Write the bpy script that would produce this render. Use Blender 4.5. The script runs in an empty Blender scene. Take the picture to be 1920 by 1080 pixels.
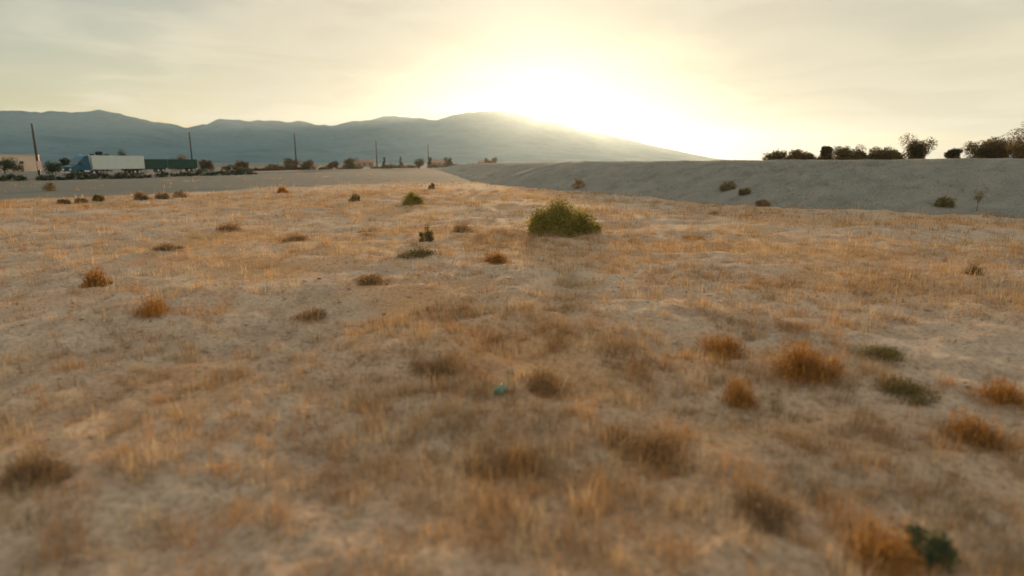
import bpy, bmesh, math, random
import numpy as np
from mathutils import Vector, Matrix

random.seed(7)
RNG = np.random.default_rng(11)
scene = bpy.context.scene
COL = scene.collection
R = math.radians

# ------------------------------------------------------------------ camera
CAM_H = 2.8
cam_d = bpy.data.cameras.new('camera')
cam_d.sensor_width = 36.0
cam_d.lens = 21.2
cam_d.clip_start = 0.05
cam_d.clip_end = 60000.0
cam_d.dof.use_dof = True
cam_d.dof.focus_distance = 24.0
cam_d.dof.aperture_fstop = 0.42
cam = bpy.data.objects.new('camera', cam_d)
COL.objects.link(cam)
cam.location = (0, 0, CAM_H)
cam.rotation_euler = (R(90 - 11.75), 0, 0)
scene.camera = cam

# ------------------------------------------------------------------ light
SUN_EL, SUN_AZ = R(4.8), R(3.2)          # azimuth measured from +Y towards +X
sun_dir = Vector((math.sin(SUN_AZ) * math.cos(SUN_EL), math.cos(SUN_AZ) * math.cos(SUN_EL), math.sin(SUN_EL)))
sun_l = bpy.data.lights.new('sun', 'SUN')
sun_l.energy = 5.0
sun_l.angle = R(1.4)
sun_l.color = (1.0, 0.64, 0.33)
sun_o = bpy.data.objects.new('sun', sun_l)
COL.objects.link(sun_o)
sun_o.rotation_euler = (-sun_dir).to_track_quat('-Z', 'Y').to_euler()
sun_o.location = (0, 0, 60)

scene.view_settings.view_transform = 'Standard'
scene.view_settings.look = 'None'
scene.view_settings.gamma = 1.0
scene.view_settings.use_curve_mapping = False
scene.view_settings.exposure = 0.40
scene.cycles.max_bounces = 6
scene.cycles.diffuse_bounces = 3
scene.cycles.transmission_bounces = 4
scene.cycles.transparent_max_bounces = 4
scene.cycles.volume_bounces = 1
scene.cycles.use_denoising = True

# ------------------------------------------------------------------ node helper
class NT:
    def __init__(self, tree):
        self.t = tree
    def n(self, kind, **kw):
        nd = self.t.nodes.new(kind)
        ins = kw.pop('i', {})
        for k, v in kw.items():
            setattr(nd, k, v)
        for k, v in ins.items():
            if hasattr(v, 'is_output'):
                self.t.links.new(v, nd.inputs[k])
            else:
                nd.inputs[k].default_value = v
        return nd
    def math(self, op, a, b=0.0, c=0.0, clamp=False):
        return self.n('ShaderNodeMath', operation=op, use_clamp=clamp, i={0: a, 1: b, 2: c}).outputs[0]
    def vmath(self, op, a, b=(0, 0, 0)):
        nd = self.n('ShaderNodeVectorMath', operation=op, i={0: a, 1: b})
        return nd.outputs['Value'] if op in ('DOT_PRODUCT', 'LENGTH') else nd.outputs[0]
    def mix(self, fac, a, b, mode='MIX'):
        nd = self.n('ShaderNodeMix', data_type='RGBA', blend_type=mode)
        for k, v in ((0, fac), (6, a), (7, b)):
            if hasattr(v, 'is_output'):
                self.t.links.new(v, nd.inputs[k])
            else:
                nd.inputs[k].default_value = v if k == 0 or len(v) == 4 else (*v, 1)
        return nd.outputs[2]
    def ramp(self, fac, stops):
        nd = self.n('ShaderNodeValToRGB', i={0: fac})
        el = nd.color_ramp.elements
        while len(el) < len(stops):
            el.new(0.5)
        for e, (p, c) in zip(el, stops):
            e.position = p
            e.color = (*c, 1) if len(c) == 3 else c
        return nd.outputs[0]
    def noise(self, vec, scale, detail=4.0, rough=0.55, dist=0.0):
        return self.n('ShaderNodeTexNoise', i={'Vector': vec, 'Scale': scale, 'Detail': detail, 'Roughness': rough, 'Distortion': dist}).outputs[0]
    def smooth(self, v, a, b):
        return self.n('ShaderNodeMapRange', interpolation_type='SMOOTHSTEP', i={0: v, 1: a, 2: b, 3: 0.0, 4: 1.0}).outputs[0]

# ------------------------------------------------------------------ sky
world = bpy.data.worlds.new('World')
scene.world = world
world.use_nodes = True
world.node_tree.nodes.clear()
W = NT(world.node_tree)
tc = W.n('ShaderNodeTexCoord').outputs['Generated']
sky = W.n('ShaderNodeTexSky', sky_type='NISHITA', sun_disc=False, sun_elevation=SUN_EL, sun_rotation=SUN_AZ,
          altitude=200.0, air_density=1.0, dust_density=0.8, ozone_density=1.0).outputs[0]
sep = W.n('ShaderNodeSeparateXYZ', i={0: tc})
zz = W.math('MAXIMUM', sep.outputs[2], 0.0)
den = W.math('ADD', zz, 0.10)
plane = W.n('ShaderNodeCombineXYZ', i={0: W.math('DIVIDE', sep.outputs[0], den), 1: W.math('DIVIDE', sep.outputs[1], den), 2: 0.0}).outputs[0]
cl_a = W.noise(plane, 0.55, 5.0, 0.55, 0.4)
cl_b = W.noise(W.vmath('ADD', plane, (31.0, 7.0, 3.0)), 1.3, 4.0, 0.5, 0.6)
cover = W.smooth(cl_a, 0.30, 0.50)                       # thin high overcast with a few clear gaps
bands = W.smooth(cl_b, 0.38, 0.66)
gap_d = Vector((-0.62, 0.76, 0.20)).normalized()          # a clearer patch of blue sky in the overcast
gap = W.math('ADD', W.vmath('DOT_PRODUCT', tc, tuple(gap_d)), W.math('MULTIPLY_ADD', cl_b, 0.10, -0.05))
gap = W.smooth(gap, 0.955, 0.995)
sdot = W.math('MAXIMUM', W.vmath('DOT_PRODUCT', tc, tuple(sun_dir)), 0.0)
g_wide = W.math('POWER', sdot, 5.0)
g_mid = W.math('POWER', sdot, 90.0)
g_core = W.math('POWER', sdot, 1600.0)
# thin cloud lit from behind by the low sun: cream near the horizon, cooler and greyer overhead
up = W.smooth(zz, 0.10, 0.60)
c_lit = W.mix(up, W.mix(g_wide, (9.6, 8.6, 6.1), (4.4, 3.9, 3.05)), (8.6, 8.3, 7.3))
c_grey = W.mix(up, W.mix(g_wide, (8.6, 7.6, 5.3), (3.8, 3.3, 2.55)), (7.1, 6.9, 6.2))
cloud = W.mix(W.math('MULTIPLY', bands, 0.75), c_lit, c_grey)
sky_c = W.mix(W.math('MULTIPLY', W.math('MULTIPLY_ADD', cover, 0.30, 0.65), W.math('MULTIPLY_ADD', gap, -0.6, 1.0)), sky, cloud)
def scaled(col, fac):
    return W.n('ShaderNodeVectorMath', operation='SCALE', i={0: col, 3: fac}).outputs[0]
tot = W.vmath('ADD', sky_c, scaled((1.0, 0.9, 0.7), g_mid))
tot = W.vmath('ADD', tot, scaled((12.0, 10.5, 7.5), g_core))
bg = W.n('ShaderNodeBackground', i={0: tot, 1: 0.08})
wo = W.n('ShaderNodeOutputWorld', i={0: bg.outputs[0]})

# ------------------------------------------------------------------ numpy noise
def _hash(ix, iy, seed):
    h = (ix.astype(np.int64) * 374761393 + iy.astype(np.int64) * 668265263 + seed * 1274126177) & 0xFFFFFFFF
    h = ((h ^ (h >> 13)) * 1274126177) & 0xFFFFFFFF
    return ((h ^ (h >> 16)) & 0xFFFF) / 65535.0
def vnoise(x, y, seed=0):
    ix, iy = np.floor(x), np.floor(y)
    fx, fy = x - ix, y - iy
    fx, fy = fx * fx * (3 - 2 * fx), fy * fy * (3 - 2 * fy)
    a, b = _hash(ix, iy, seed), _hash(ix + 1, iy, seed)
    c, d = _hash(ix, iy + 1, seed), _hash(ix + 1, iy + 1, seed)
    return (a + (b - a) * fx) * (1 - fy) + (c + (d - c) * fx) * fy
def fbm(x, y, seed=0, oct=4, gain=0.5):
    s, a, t = 0.0, 1.0, 0.0
    for k in range(oct):
        s = s + a * vnoise(x, y, seed + k * 17)
        t += a
        a *= gain
        x, y = x * 2.03 + 5.1, y * 2.03 - 3.7
    return s / t
def sstep(v, a, b):
    t = np.clip((v - a) / (b - a), 0, 1)
    return t * t * (3 - 2 * t)

# field edge towards the gravel flat (left) in metres: x as a function of y
def edge_left(y):
    return np.interp(y, [-40, 20, 44.6, 53.6, 65.4, 82, 140, 260], [-66, -48, -37.6, -33.8, -27.4, -18.6, 6, 50])
def gravel_mask(x, y):
    d = edge_left(y) - x + (fbm(x * 0.22, y * 0.22, 91, 3) - 0.5) * 9
    m = np.maximum(sstep(d, -1.0, 3.0), sstep(y + (fbm(x * 0.1, y * 0.1, 93, 3) - 0.5) * 24, 80, 98))
    return m * (1 - 0.35 * sstep(y, 500, 2500))
def ground_z(x, y):
    x, y = np.asarray(x, float), np.asarray(y, float)
    r = np.hypot(x, y)
    g = gravel_mask(x, y)
    z = (fbm(x * 0.07, y * 0.07, 3, 3) - 0.5) * 0.5 * np.clip(r / 12, 0.15, 1)
    z = z + (fbm(x * 0.55, y * 0.55, 5, 3) - 0.5) * 0.34 * (1 - 0.8 * g)
    z = z + (fbm(x * 2.6, y * 2.6, 8, 3) - 0.5) * 0.15 * (1 - 0.8 * g) * (r < 60)
    z = z + (fbm(x * 9.0, y * 9.0, 21, 2) - 0.5) * 0.035 * (r < 25)
    z = z * (1 - sstep(r, 90, 200))
    return z
def gz(x, y):
    return float(ground_z(np.array([x]), np.array([y]))[0])

# ------------------------------------------------------------------ mesh helpers
def mesh_np(name, co, faces_flat, face_sizes, mat=None, smooth=False, attr=None):
    me = bpy.data.meshes.new(name)
    nf = len(face_sizes)
    me.vertices.add(len(co))
    me.vertices.foreach_set('co', np.ascontiguousarray(co, np.float32).ravel())
    me.loops.add(len(faces_flat))
    me.loops.foreach_set('vertex_index', np.ascontiguousarray(faces_flat, np.int32))
    me.polygons.add(nf)
    starts = np.concatenate(([0], np.cumsum(face_sizes)[:-1])).astype(np.int32)
    me.polygons.foreach_set('loop_start', starts)
    me.polygons.foreach_set('use_smooth', np.full(nf, smooth))
    if attr:
        for an, av in attr.items():
            if av.ndim == 1:
                a = me.attributes.new(an, 'FLOAT', 'POINT')
                a.data.foreach_set('value', av.astype(np.float32))
            else:
                a = me.attributes.new(an, 'FLOAT_COLOR', 'POINT')
                c = np.ones((len(av), 4), np.float32)
                c[:, :3] = av
                a.data.foreach_set('color', c.ravel())
    me.update(calc_edges=True)
    if mat:
        me.materials.append(mat)
    return me
def grid_mesh(name, P, mat, smooth=True, attr=None):
    """P: (n, m, 3) array of points."""
    n, m = P.shape[:2]
    i = np.arange(n * m).reshape(n, m)
    q = np.stack([i[:-1, :-1], i[1:, :-1], i[1:, 1:], i[:-1, 1:]], -1).reshape(-1)
    return mesh_np(name, P.reshape(-1, 3), q, np.full((n - 1) * (m - 1), 4), mat, smooth, attr)
def link(name, me, parent=None, loc=(0, 0, 0), rot=(0, 0, 0)):
    o = bpy.data.objects.new(name, me)
    COL.objects.link(o)
    o.location = loc
    o.rotation_euler = rot
    if parent:
        o.parent = parent
    return o
def empty(name, loc=(0, 0, 0), rz=0.0, scale=1.0):
    o = bpy.data.objects.new(name, None)
    COL.objects.link(o)
    o.location = loc
    o.rotation_euler = (0, 0, rz)
    o.scale = (scale,) * 3 if not hasattr(scale, '__len__') else scale
    o.empty_display_size = 0.2
    return o
def tag(o, label=None, cat=None, group=None, kind=None):
    if label: o['label'] = label
    if cat: o['category'] = cat
    if group: o['group'] = group
    if kind: o['kind'] = kind
    return o
def copy_tree(o, parent=None):
    c = o.copy()
    COL.objects.link(c)
    c.parent = parent
    for ch in list(o.children):
        copy_tree(ch, c)
    return c
class BM:
    """collects boxes, prisms and tubes; build() links one mesh object"""
    def __init__(self):
        self.bm = bmesh.new()
    def box(self, c, s, bev=0.0, rot=None):
        m = Matrix.Translation(c)
        if rot: m = m @ rot
        r = bmesh.ops.create_cube(self.bm, size=1.0, matrix=m @ Matrix.Diagonal((*s, 1)))
        if bev:
            es = list({e for v in r['verts'] for e in v.link_edges})
            bmesh.ops.bevel(self.bm, geom=es, offset=bev, segments=2, affect='EDGES', profile=0.6)
        return self
    def tube(self, pts, rads, seg=8, cap=True):
        rings = []
        pts = [Vector(p) for p in pts]
        for k, p in enumerate(pts):
            d = (pts[min(k + 1, len(pts) - 1)] - pts[max(k - 1, 0)]).normalized()
            u = d.orthogonal().normalized() if abs(d.z) < 0.9 else Vector((1, 0, 0)).cross(d).normalized()
            v = d.cross(u)
            rings.append([self.bm.verts.new(p + (u * math.cos(a) + v * math.sin(a)) * rads[k]) for a in [2 * math.pi * j / seg for j in range(seg)]])
        for a, b in zip(rings, rings[1:]):
            for j in range(seg):
                f = self.bm.faces.new((a[j], a[(j + 1) % seg], b[(j + 1) % seg], b[j]))
                f.smooth = True
        if cap:
            self.bm.faces.new(rings[0][::-1]); self.bm.faces.new(rings[-1])
        return self
    def extrude_profile(self, prof, x0, x1, bev=0.0):
        """profile of (y, z) points extruded along x"""
        a = [self.bm.verts.new((x0, y, z)) for y, z in prof]
        b = [self.bm.verts.new((x1, y, z)) for y, z in prof]
        n = len(prof)
        fs = [self.bm.faces.new(a[::-1]), self.bm.faces.new(b)]
        for j in range(n):
            fs.append(self.bm.faces.new((a[j], a[(j + 1) % n], b[(j + 1) % n], b[j])))
        if bev:
            es = list({e for f in fs for e in f.edges})
            bmesh.ops.bevel(self.bm, geom=es, offset=bev, segments=2, affect='EDGES', profile=0.6)
        return self
    def mesh(self, name, mat):
        bmesh.ops.recalc_face_normals(self.bm, faces=self.bm.faces[:])
        me = bpy.data.meshes.new(name)
        self.bm.to_mesh(me)
        self.bm.free()
        me.materials.append(mat)
        return me
    def build(self, name, mat, parent=None, **kw):
        return link(name, self.mesh(name, mat), parent, **kw)

# ------------------------------------------------------------------ materials
def mat_new(name):
    m = bpy.data.materials.new(name)
    m.use_nodes = True
    m.node_tree.nodes.clear()
    return m, NT(m.node_tree)
def out(T, sh, disp=None):
    T.n('ShaderNodeOutputMaterial', i={0: sh})
def plain(name, col, rough=0.7, var=0.25, scale=6.0, metal=0.0, spec=0.3, bump=0.0):
    m, T = mat_new(name)
    oc = T.n('ShaderNodeTexCoord').outputs['Object']
    nz = T.noise(oc, scale, 5.0, 0.6)
    dark = tuple(c * (1 - var) for c in col)
    lite = tuple(min(1, c * (1 + var)) for c in col)
    c = T.ramp(nz, [(0.3, dark), (0.7, lite)])
    ins = {'Base Color': c, 'Roughness': rough, 'Metallic': metal, 'Specular IOR Level': spec}
    if bump:
        ins['Normal'] = T.n('ShaderNodeBump', i={'Strength': bump, 'Distance': 0.02, 'Height': nz}).outputs[0]
    out(T, T.n('ShaderNodeBsdfPrincipled', i=ins).outputs[0])
    return m
def leaf_mat(name, trans=0.5, rough=0.7, tint=(1, 1, 1)):
    """thin dry leaf/blade: colour from the per-blade attribute, partly translucent"""
    m, T = mat_new(name)
    c = T.n('ShaderNodeAttribute', attribute_name='tint').outputs['Color']
    c = T.mix(1.0, c, tint, 'MULTIPLY')
    d = T.n('ShaderNodeBsdfDiffuse', i={0: c, 1: rough})
    t = T.n('ShaderNodeBsdfTranslucent', i={0: c})
    out(T, T.n('ShaderNodeMixShader', i={0: trans, 1: d.outputs[0], 2: t.outputs[0]}).outputs[0])
    return m

def soil_material():
    m, T = mat_new('dry_soil')
    oc = T.n('ShaderNodeTexCoord').outputs['Object']
    gr = T.n('ShaderNodeAttribute', attribute_name='gravel').outputs['Fac']
    big = T.noise(oc, 0.16, 4.0, 0.55, 0.4)
    mid = T.noise(oc, 1.1, 6.0, 0.6, 0.3)
    fine = T.noise(oc, 14.0, 6.0, 0.65)
    grit = T.noise(oc, 70.0, 3.0, 0.7)
    base = T.ramp(mid, [(0.30, (0.27, 0.205, 0.152)), (0.5, (0.375, 0.29, 0.215)), (0.72, (0.43, 0.35, 0.27))])
    base = T.mix(T.smooth(big, 0.42, 0.66), base, (0.42, 0.25, 0.125))
    spk = T.ramp(fine, [(0.33, (0.55, 0.53, 0.5)), (0.52, (1, 1, 1)), (0.72, (1.22, 1.2, 1.15))])
    base = T.mix(0.85, base, spk, 'MULTIPLY')
    straw = T.smooth(T.noise(T.n('ShaderNodeMapping', i={0: oc, 'Rotation': (0, 0, 0.6), 'Scale': (1.0, 5.0, 1.0)}).outputs[0], 16.0, 4.0, 0.7, 1.4), 0.60, 0.68)
    base = T.mix(T.math('MULTIPLY', straw, 0.55), base, (0.46, 0.30, 0.13))
    grey = T.ramp(fine, [(0.3, (0.068, 0.075, 0.07)), (0.7, (0.135, 0.145, 0.132))])
    grey = T.mix(T.smooth(mid, 0.5, 0.75), grey, (0.155, 0.14, 0.11))
    col = T.mix(gr, base, grey)
    h = T.math('ADD', T.math('MULTIPLY', fine, 0.7), T.math('MULTIPLY', grit, 0.35))
    nb = T.n('ShaderNodeBump', i={'Strength': 0.75, 'Distance': 0.05, 'Height': h}).outputs[0]
    out(T, T.n('ShaderNodeBsdfPrincipled', i={'Base Color': col, 'Roughness': 0.95, 'Specular IOR Level': 0.08, 'Normal': nb}).outputs[0])
    return m
def bank_material():
    m, T = mat_new('silty_bank')
    oc = T.n('ShaderNodeTexCoord').outputs['Object']
    mid = T.noise(oc, 0.6, 6.0, 0.62, 0.5)
    fine = T.noise(oc, 9.0, 6.0, 0.65)
    c = T.ramp(mid, [(0.3, (0.135, 0.135, 0.12)), (0.52, (0.18, 0.178, 0.158)), (0.72, (0.225, 0.21, 0.175))])
    c = T.mix(0.8, c, T.ramp(fine, [(0.32, (0.6, 0.6, 0.58)), (0.6, (1.1, 1.1, 1.08))]), 'MULTIPLY')
    nb = T.n('ShaderNodeBump', i={'Strength': 0.7, 'Distance': 0.08, 'Height': fine}).outputs[0]
    out(T, T.n('ShaderNodeBsdfPrincipled', i={'Base Color': c, 'Roughness': 0.95, 'Specular IOR Level': 0.1, 'Normal': nb}).outputs[0])
    return m
def rock_material():
    m, T = mat_new('mountain_scrub')
    oc = T.n('ShaderNodeTexCoord').outputs['Object']
    a = T.noise(oc, 0.004, 8.0, 0.6, 0.3)
    b = T.noise(oc, 0.03, 6.0, 0.6)
    c = T.ramp(a, [(0.35, (0.032, 0.085, 0.10)), (0.6, (0.065, 0.125, 0.14))])
    c = T.mix(T.smooth(b, 0.5, 0.7), c, (0.028, 0.07, 0.08))
    out(T, T.n('ShaderNodeBsdfPrincipled', i={'Base Color': c, 'Roughness': 0.95, 'Specular IOR Level': 0.1}).outputs[0])
    return m
M_SOIL, M_BANK, M_ROCK = soil_material(), bank_material(), rock_material()
M_GRASS = leaf_mat('dry_grass_blade', 0.5)
M_TWIG = leaf_mat('dry_twig_and_leaf', 0.35)
M_LEAF = leaf_mat('green_leaf', 0.52)
M_FARLEAF = leaf_mat('tree_leaf', 0.42)
M_BARK = plain('bark', (0.13, 0.09, 0.06), 0.9, 0.35, 14, bump=0.5)
M_STEM = plain('dry_stem', (0.23, 0.15, 0.085), 0.9, 0.3, 20)
M_POLE = plain('weathered_pole_wood', (0.06, 0.043, 0.033), 0.9, 0.3, 5)
M_CERAMIC = plain('grey_ceramic', (0.3, 0.3, 0.3), 0.35, 0.1)
M_ASPHALT = plain('asphalt', (0.06, 0.06, 0.06), 0.9, 0.25, 2.0)
M_LINE = plain('road_paint', (0.72, 0.70, 0.62), 0.7, 0.12, 3.0)

# ------------------------------------------------------------------ ground
def build_ground():
    rad = [0.0]
    r = 0.45
    while r < 9500:
        rad.append(r)
        r *= 1.0135 if r < 70 else (1.03 if r < 400 else 1.12)
    rad = np.array(rad)
    az = np.concatenate([np.linspace(-62, 62, 470), np.linspace(62, 298, 44)[1:]])
    az = np.radians(az)
    X = rad[:, None] * np.sin(az)[None, :]
    Y = rad[:, None] * np.cos(az)[None, :]
    Z = ground_z(X, Y)
    P = np.stack([X, Y, Z], -1)
    g = gravel_mask(X, Y)
    me = grid_mesh('ground', P, M_SOIL, True, {'gravel': g.ravel()})
    tag(link('ground', me), kind='structure')
build_ground()

# levee: base line (metres) running from the right past the field to the far centre
LEV = np.array([(70, -18), (48, 8), (32.5, 26), (26.7, 31.5), (20.2, 38.2), (15, 42.8), (10.8, 49.0), (4.5, 58), (-1, 70), (-5, 88), (-10, 120), (-18, 170), (-30, 240), (-36, 280)], float)
LEV_H = np.array([3.1, 3.1, 3.08, 3.05, 3.0, 2.98, 2.95, 2.92, 2.9, 2.85, 2.75, 2.6, 2.2, 0.4])
def build_levee():
    seg = np.hypot(*np.diff(LEV, axis=0).T)
    s = np.concatenate(([0], np.cumsum(seg)))
    t = np.linspace(0, s[-1], 640)
    bx, by, bh = (np.interp(t, s, a) for a in (LEV[:, 0], LEV[:, 1], LEV_H))
    k = np.ones(21) / 21
    pad = lambda a: np.convolve(np.pad(a, 10, mode='edge'), k, 'valid')
    bx, by = pad(bx), pad(by)
    tx, ty = np.gradient(bx), np.gradient(by)
    L = np.hypot(tx, ty)
    nx, ny = ty / L, -tx / L                     # to the right of travel = away from the field
    u = np.concatenate([np.linspace(-2.0, 10, 44), np.linspace(10, 17, 12)[1:], np.linspace(17, 27, 20)[1:]])
    prof = np.interp(u, [-2, 0, 0.8, 2.5, 7.5, 9.0, 10.5, 16.5, 18, 27], [-0.35, -0.02, 0.10, 0.26, 0.80, 0.93, 1.0, 1.0, 0.95, -0.15])
    X = bx[:, None] + nx[:, None] * u
    Y = by[:, None] + ny[:, None] * u
    Z = prof * bh[:, None]
    Z = Z + (fbm(X * 0.35, Y * 0.35, 41, 4) - 0.5) * 0.22 * np.clip(prof + 0.25, 0, 1) + (fbm(X * 2.2, Y * 2.2, 44, 3) - 0.5) * 0.10
    rill = np.abs(fbm(t[:, None] * 0.55 + u * 0.08, u * 0.10 + t[:, None] * 0.02, 47, 4) * 2 - 1)
    Z = Z - 0.34 * np.clip(0.28 - rill, 0, 1) / 0.28 * np.clip(prof * (1 - prof) * 4, 0, 1)
    X = X + (fbm(X * 0.3, Y * 0.3, 61, 3) - 0.5) * 1.2
    me = grid_mesh('embankment', np.stack([X, Y, Z], -1), M_BANK)
    tag(link('embankment', me), kind='structure')
build_levee()
def levee_dist(x, y):
    """signed distance from the levee's toe, positive on the levee side (approx.)"""
    d = np.full(np.shape(x), 1e9)
    sgn = np.ones(np.shape(x))
    for (a, b) in zip(LEV[:-1], LEV[1:]):
        ab = b - a
        tt = np.clip(((x - a[0]) * ab[0] + (y - a[1]) * ab[1]) / (ab @ ab), 0, 1)
        qx, qy = x - a[0] - tt * ab[0], y - a[1] - tt * ab[1]
        dd = np.hypot(qx, qy)
        s_ = np.where(ab[0] * qy - ab[1] * qx > 0, -1.0, 1.0)
        m = dd < d
        d = np.where(m, dd, d)
        sgn = np.where(m, s_, sgn)
    return d * sgn

# ------------------------------------------------------------------ mountains
RIDGE = [(-90, 2.2), (-70, 2.7), (-53, 2.9), (-47, 3.41), (-39.3, 3.62), (-35.6, 3.76), (-32.9, 3.8), (-31.4, 3.55), (-29.4, 3.21), (-27.8, 2.84),
         (-26.4, 3.13), (-24.4, 3.53), (-22.3, 3.5), (-18.9, 3.49), (-16.2, 3.18), (-14.4, 3.57), (-11.6, 4.03), (-9.2, 4.01), (-6.8, 3.85), (-4.4, 4.38),
         (-1.5, 4.71), (0, 4.53), (2, 4.0), (4.4, 3.5), (6.8, 2.86), (9.3, 2.33), (11.7, 1.84), (14, 1.26), (16.4, 0.7), (18.6, 0.3), (24, 0.05)]
def build_mountain():
    az = np.linspace(-90, 24, 620)
    el = np.interp(az, [a for a, _ in RIDGE], [e for _, e in RIDGE])
    r = np.concatenate([np.linspace(2600, 4700, 70), np.linspace(4700, 7000, 40)[1:]])
    R0 = 4700.0
    H = np.tan(np.radians(el)) * R0
    A, RR = np.meshgrid(np.radians(az), r, indexing='ij')
    X, Y = RR * np.sin(A), RR * np.cos(A)
    u = np.where(RR < R0, (RR - 2600) / 2100, 1 - (RR - R0) / 2300)
    env = np.clip(u, 0, 1) ** 1.25
    rid = 1 - np.abs(fbm(X * 0.0016, Y * 0.0016, 71, 5) * 2 - 1)
    rid2 = fbm(X * 0.006, Y * 0.006, 77, 4)
    shape = env * (1 - (1 - env) * (0.75 * (1 - rid) + 0.25 * rid2))
    # spurs running down from the crest
    sp = 0.5 + 0.5 * np.sin(A * 46 + fbm(X * 0.001, Y * 0.001, 79, 3) * 7)
    shape = shape * (1 - 0.35 * sp * env * (1 - env) * 4 * 0.6)
    Z = H[:, None] * shape + 2.8 * env + (fbm(X * 0.012, Y * 0.012, 83, 4) - 0.5) * 34 * env * np.clip(H[:, None] / 250, 0, 1) - 3 * (1 - env)
    me = grid_mesh('mountain', np.stack([X, Y, Z], -1), M_ROCK)
    tag(link('mountain', me), kind='structure')
build_mountain()

# ------------------------------------------------------------------ highway beyond the gravel flat
RD_A, RD_D = np.array([-80.5, 127.0]), np.array([0.222, 0.975])
RD_N = np.array([0.975, -0.222])                 # towards the field
ROAD_Z = 0.30
def rp(along, across, z=ROAD_Z):
    p = RD_A + RD_D * along + RD_N * across
    return (p[0], p[1], z)
def strip(name, mat, sections, a0, a1, n):
    P = np.array([[rp(a, c, z) for c, z in sections] for a in np.linspace(a0, a1, n)])
    return link(name, grid_mesh(name, P, mat, False))
tag(strip('road', M_ASPHALT, [(-16, -0.2), (-10, ROAD_Z), (6.5, ROAD_Z), (9.5, -0.2)], -160, 700, 60), kind='structure')
tag(strip('road_marking', M_LINE, [(5.3, ROAD_Z + .005), (5.45, ROAD_Z + .005)], -160, 500, 2), kind='structure')
tag(strip('road_marking', M_LINE, [(-9.0, ROAD_Z + .005), (-8.85, ROAD_Z + .005)], -160, 500, 2), kind='structure')
tag(strip('road_marking', M_LINE, [(-1.8, ROAD_Z + .005), (-1.65, ROAD_Z + .005)], -160, 500, 2), kind='structure')

# ------------------------------------------------------------------ blades
def blades(base, height, width, lean, az, col, seg=2, curl=0.6, tipcol=1.0):
    """vectorised tapered blades. base (n,3); other arrays (n,). returns co, faces, sizes, tint"""
    n = len(base)
    dx, dy = np.sin(az), np.cos(az)
    sx, sy = np.cos(az), -np.sin(az)
    rows, tints = [], []
    for k in range(seg + 1):
        t = k / seg
        b = lean * (t + curl * t * t) / (1 + curl)
        hx = np.sin(b) * height * t
        hz = np.cos(b) * height * t
        cx = base[:, 0] + dx * hx
        cy = base[:, 1] + dy * hx
        cz = base[:, 2] + hz
        w = width * (1 - t) ** 0.7 * 0.5
        if k < seg:
            rows.append(np.stack([cx - sx * w, cy - sy * w, cz], -1))
            rows.append(np.stack([cx + sx * w, cy + sy * w, cz], -1))
            tints += [col * (0.9 + 0.1 * t)] * 2
        else:
            rows.append(np.stack([cx, cy, cz], -1))
            tints.append(col * tipcol)
    V = np.stack(rows, 1)                     # n, 2*seg+1, 3
    T = np.stack(tints, 1)
    m = 2 * seg + 1
    off = (np.arange(n) * m)[:, None]
    f = []
    sizes = []
    for k in range(seg - 1):
        f.append(off + np.array([[2 * k, 2 * k + 1, 2 * k + 3, 2 * k + 2]]))
        sizes.append(4)
    f.append(off + np.array([[2 * seg - 2, 2 * seg - 1, 2 * seg]]))
    sizes.append(3)
    F = np.concatenate(f, 1).ravel()
    S = np.tile(np.array(sizes), n)
    return V.reshape(-1, 3), F, S, T.reshape(-1, 3)
def merge(parts):
    co, fa, si, ti, o = [], [], [], [], 0
    for c, f, s, t in parts:
        co.append(c); fa.append(f + o); si.append(s); ti.append(t)
        o += len(c)
    return np.concatenate(co), np.concatenate(fa), np.concatenate(si), np.concatenate(ti)
def blade_mesh(name, parts, mat):
    co, fa, si, ti = merge(parts)
    return mesh_np(name, co, fa, si, mat, False, {'tint': ti})

STRAW = np.array([[0.50, 0.32, 0.14], [0.44, 0.25, 0.095], [0.36, 0.21, 0.09], [0.55, 0.40, 0.22], [0.30, 0.21, 0.115], [0.40, 0.215, 0.085]]) * np.array([0.97, 1.03, 1.18])
def grass_density(x, y):
    n1 = fbm(x * 0.23, y * 0.23, 101, 3)
    n2 = fbm(x * 0.9, y * 0.9, 107, 3)
    d = sstep(0.65 * n1 + 0.35 * n2, 0.40, 0.66)
    # the nearer left of the field is the barest
    bare = sstep(-(x + 0.10 * y), -0.5, 2.5) * (1 - sstep(y, 9, 17))
    d = d * (1 - 0.75 * bare) + 0.05
    d = np.minimum(d + 0.28 * sstep(y, 9, 20), 1.0)
    g = gravel_mask(x, y)
    lv = levee_dist(x, y)
    return d * (1 - 0.88 * g) * np.where(lv > 0.5, 0.0, 1.0)
def scatter(n, r0, r1, half_deg=50.0, power=1.0):
    """points in the wedge ahead, uniform by area**power"""
    u = RNG.random(n)
    r = (r0 ** (2 * power) + u * (r1 ** (2 * power) - r0 ** (2 * power))) ** (1 / (2 * power))
    a = np.radians((RNG.random(n) * 2 - 1) * half_deg)
    return r * np.sin(a), r * np.cos(a)
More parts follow.
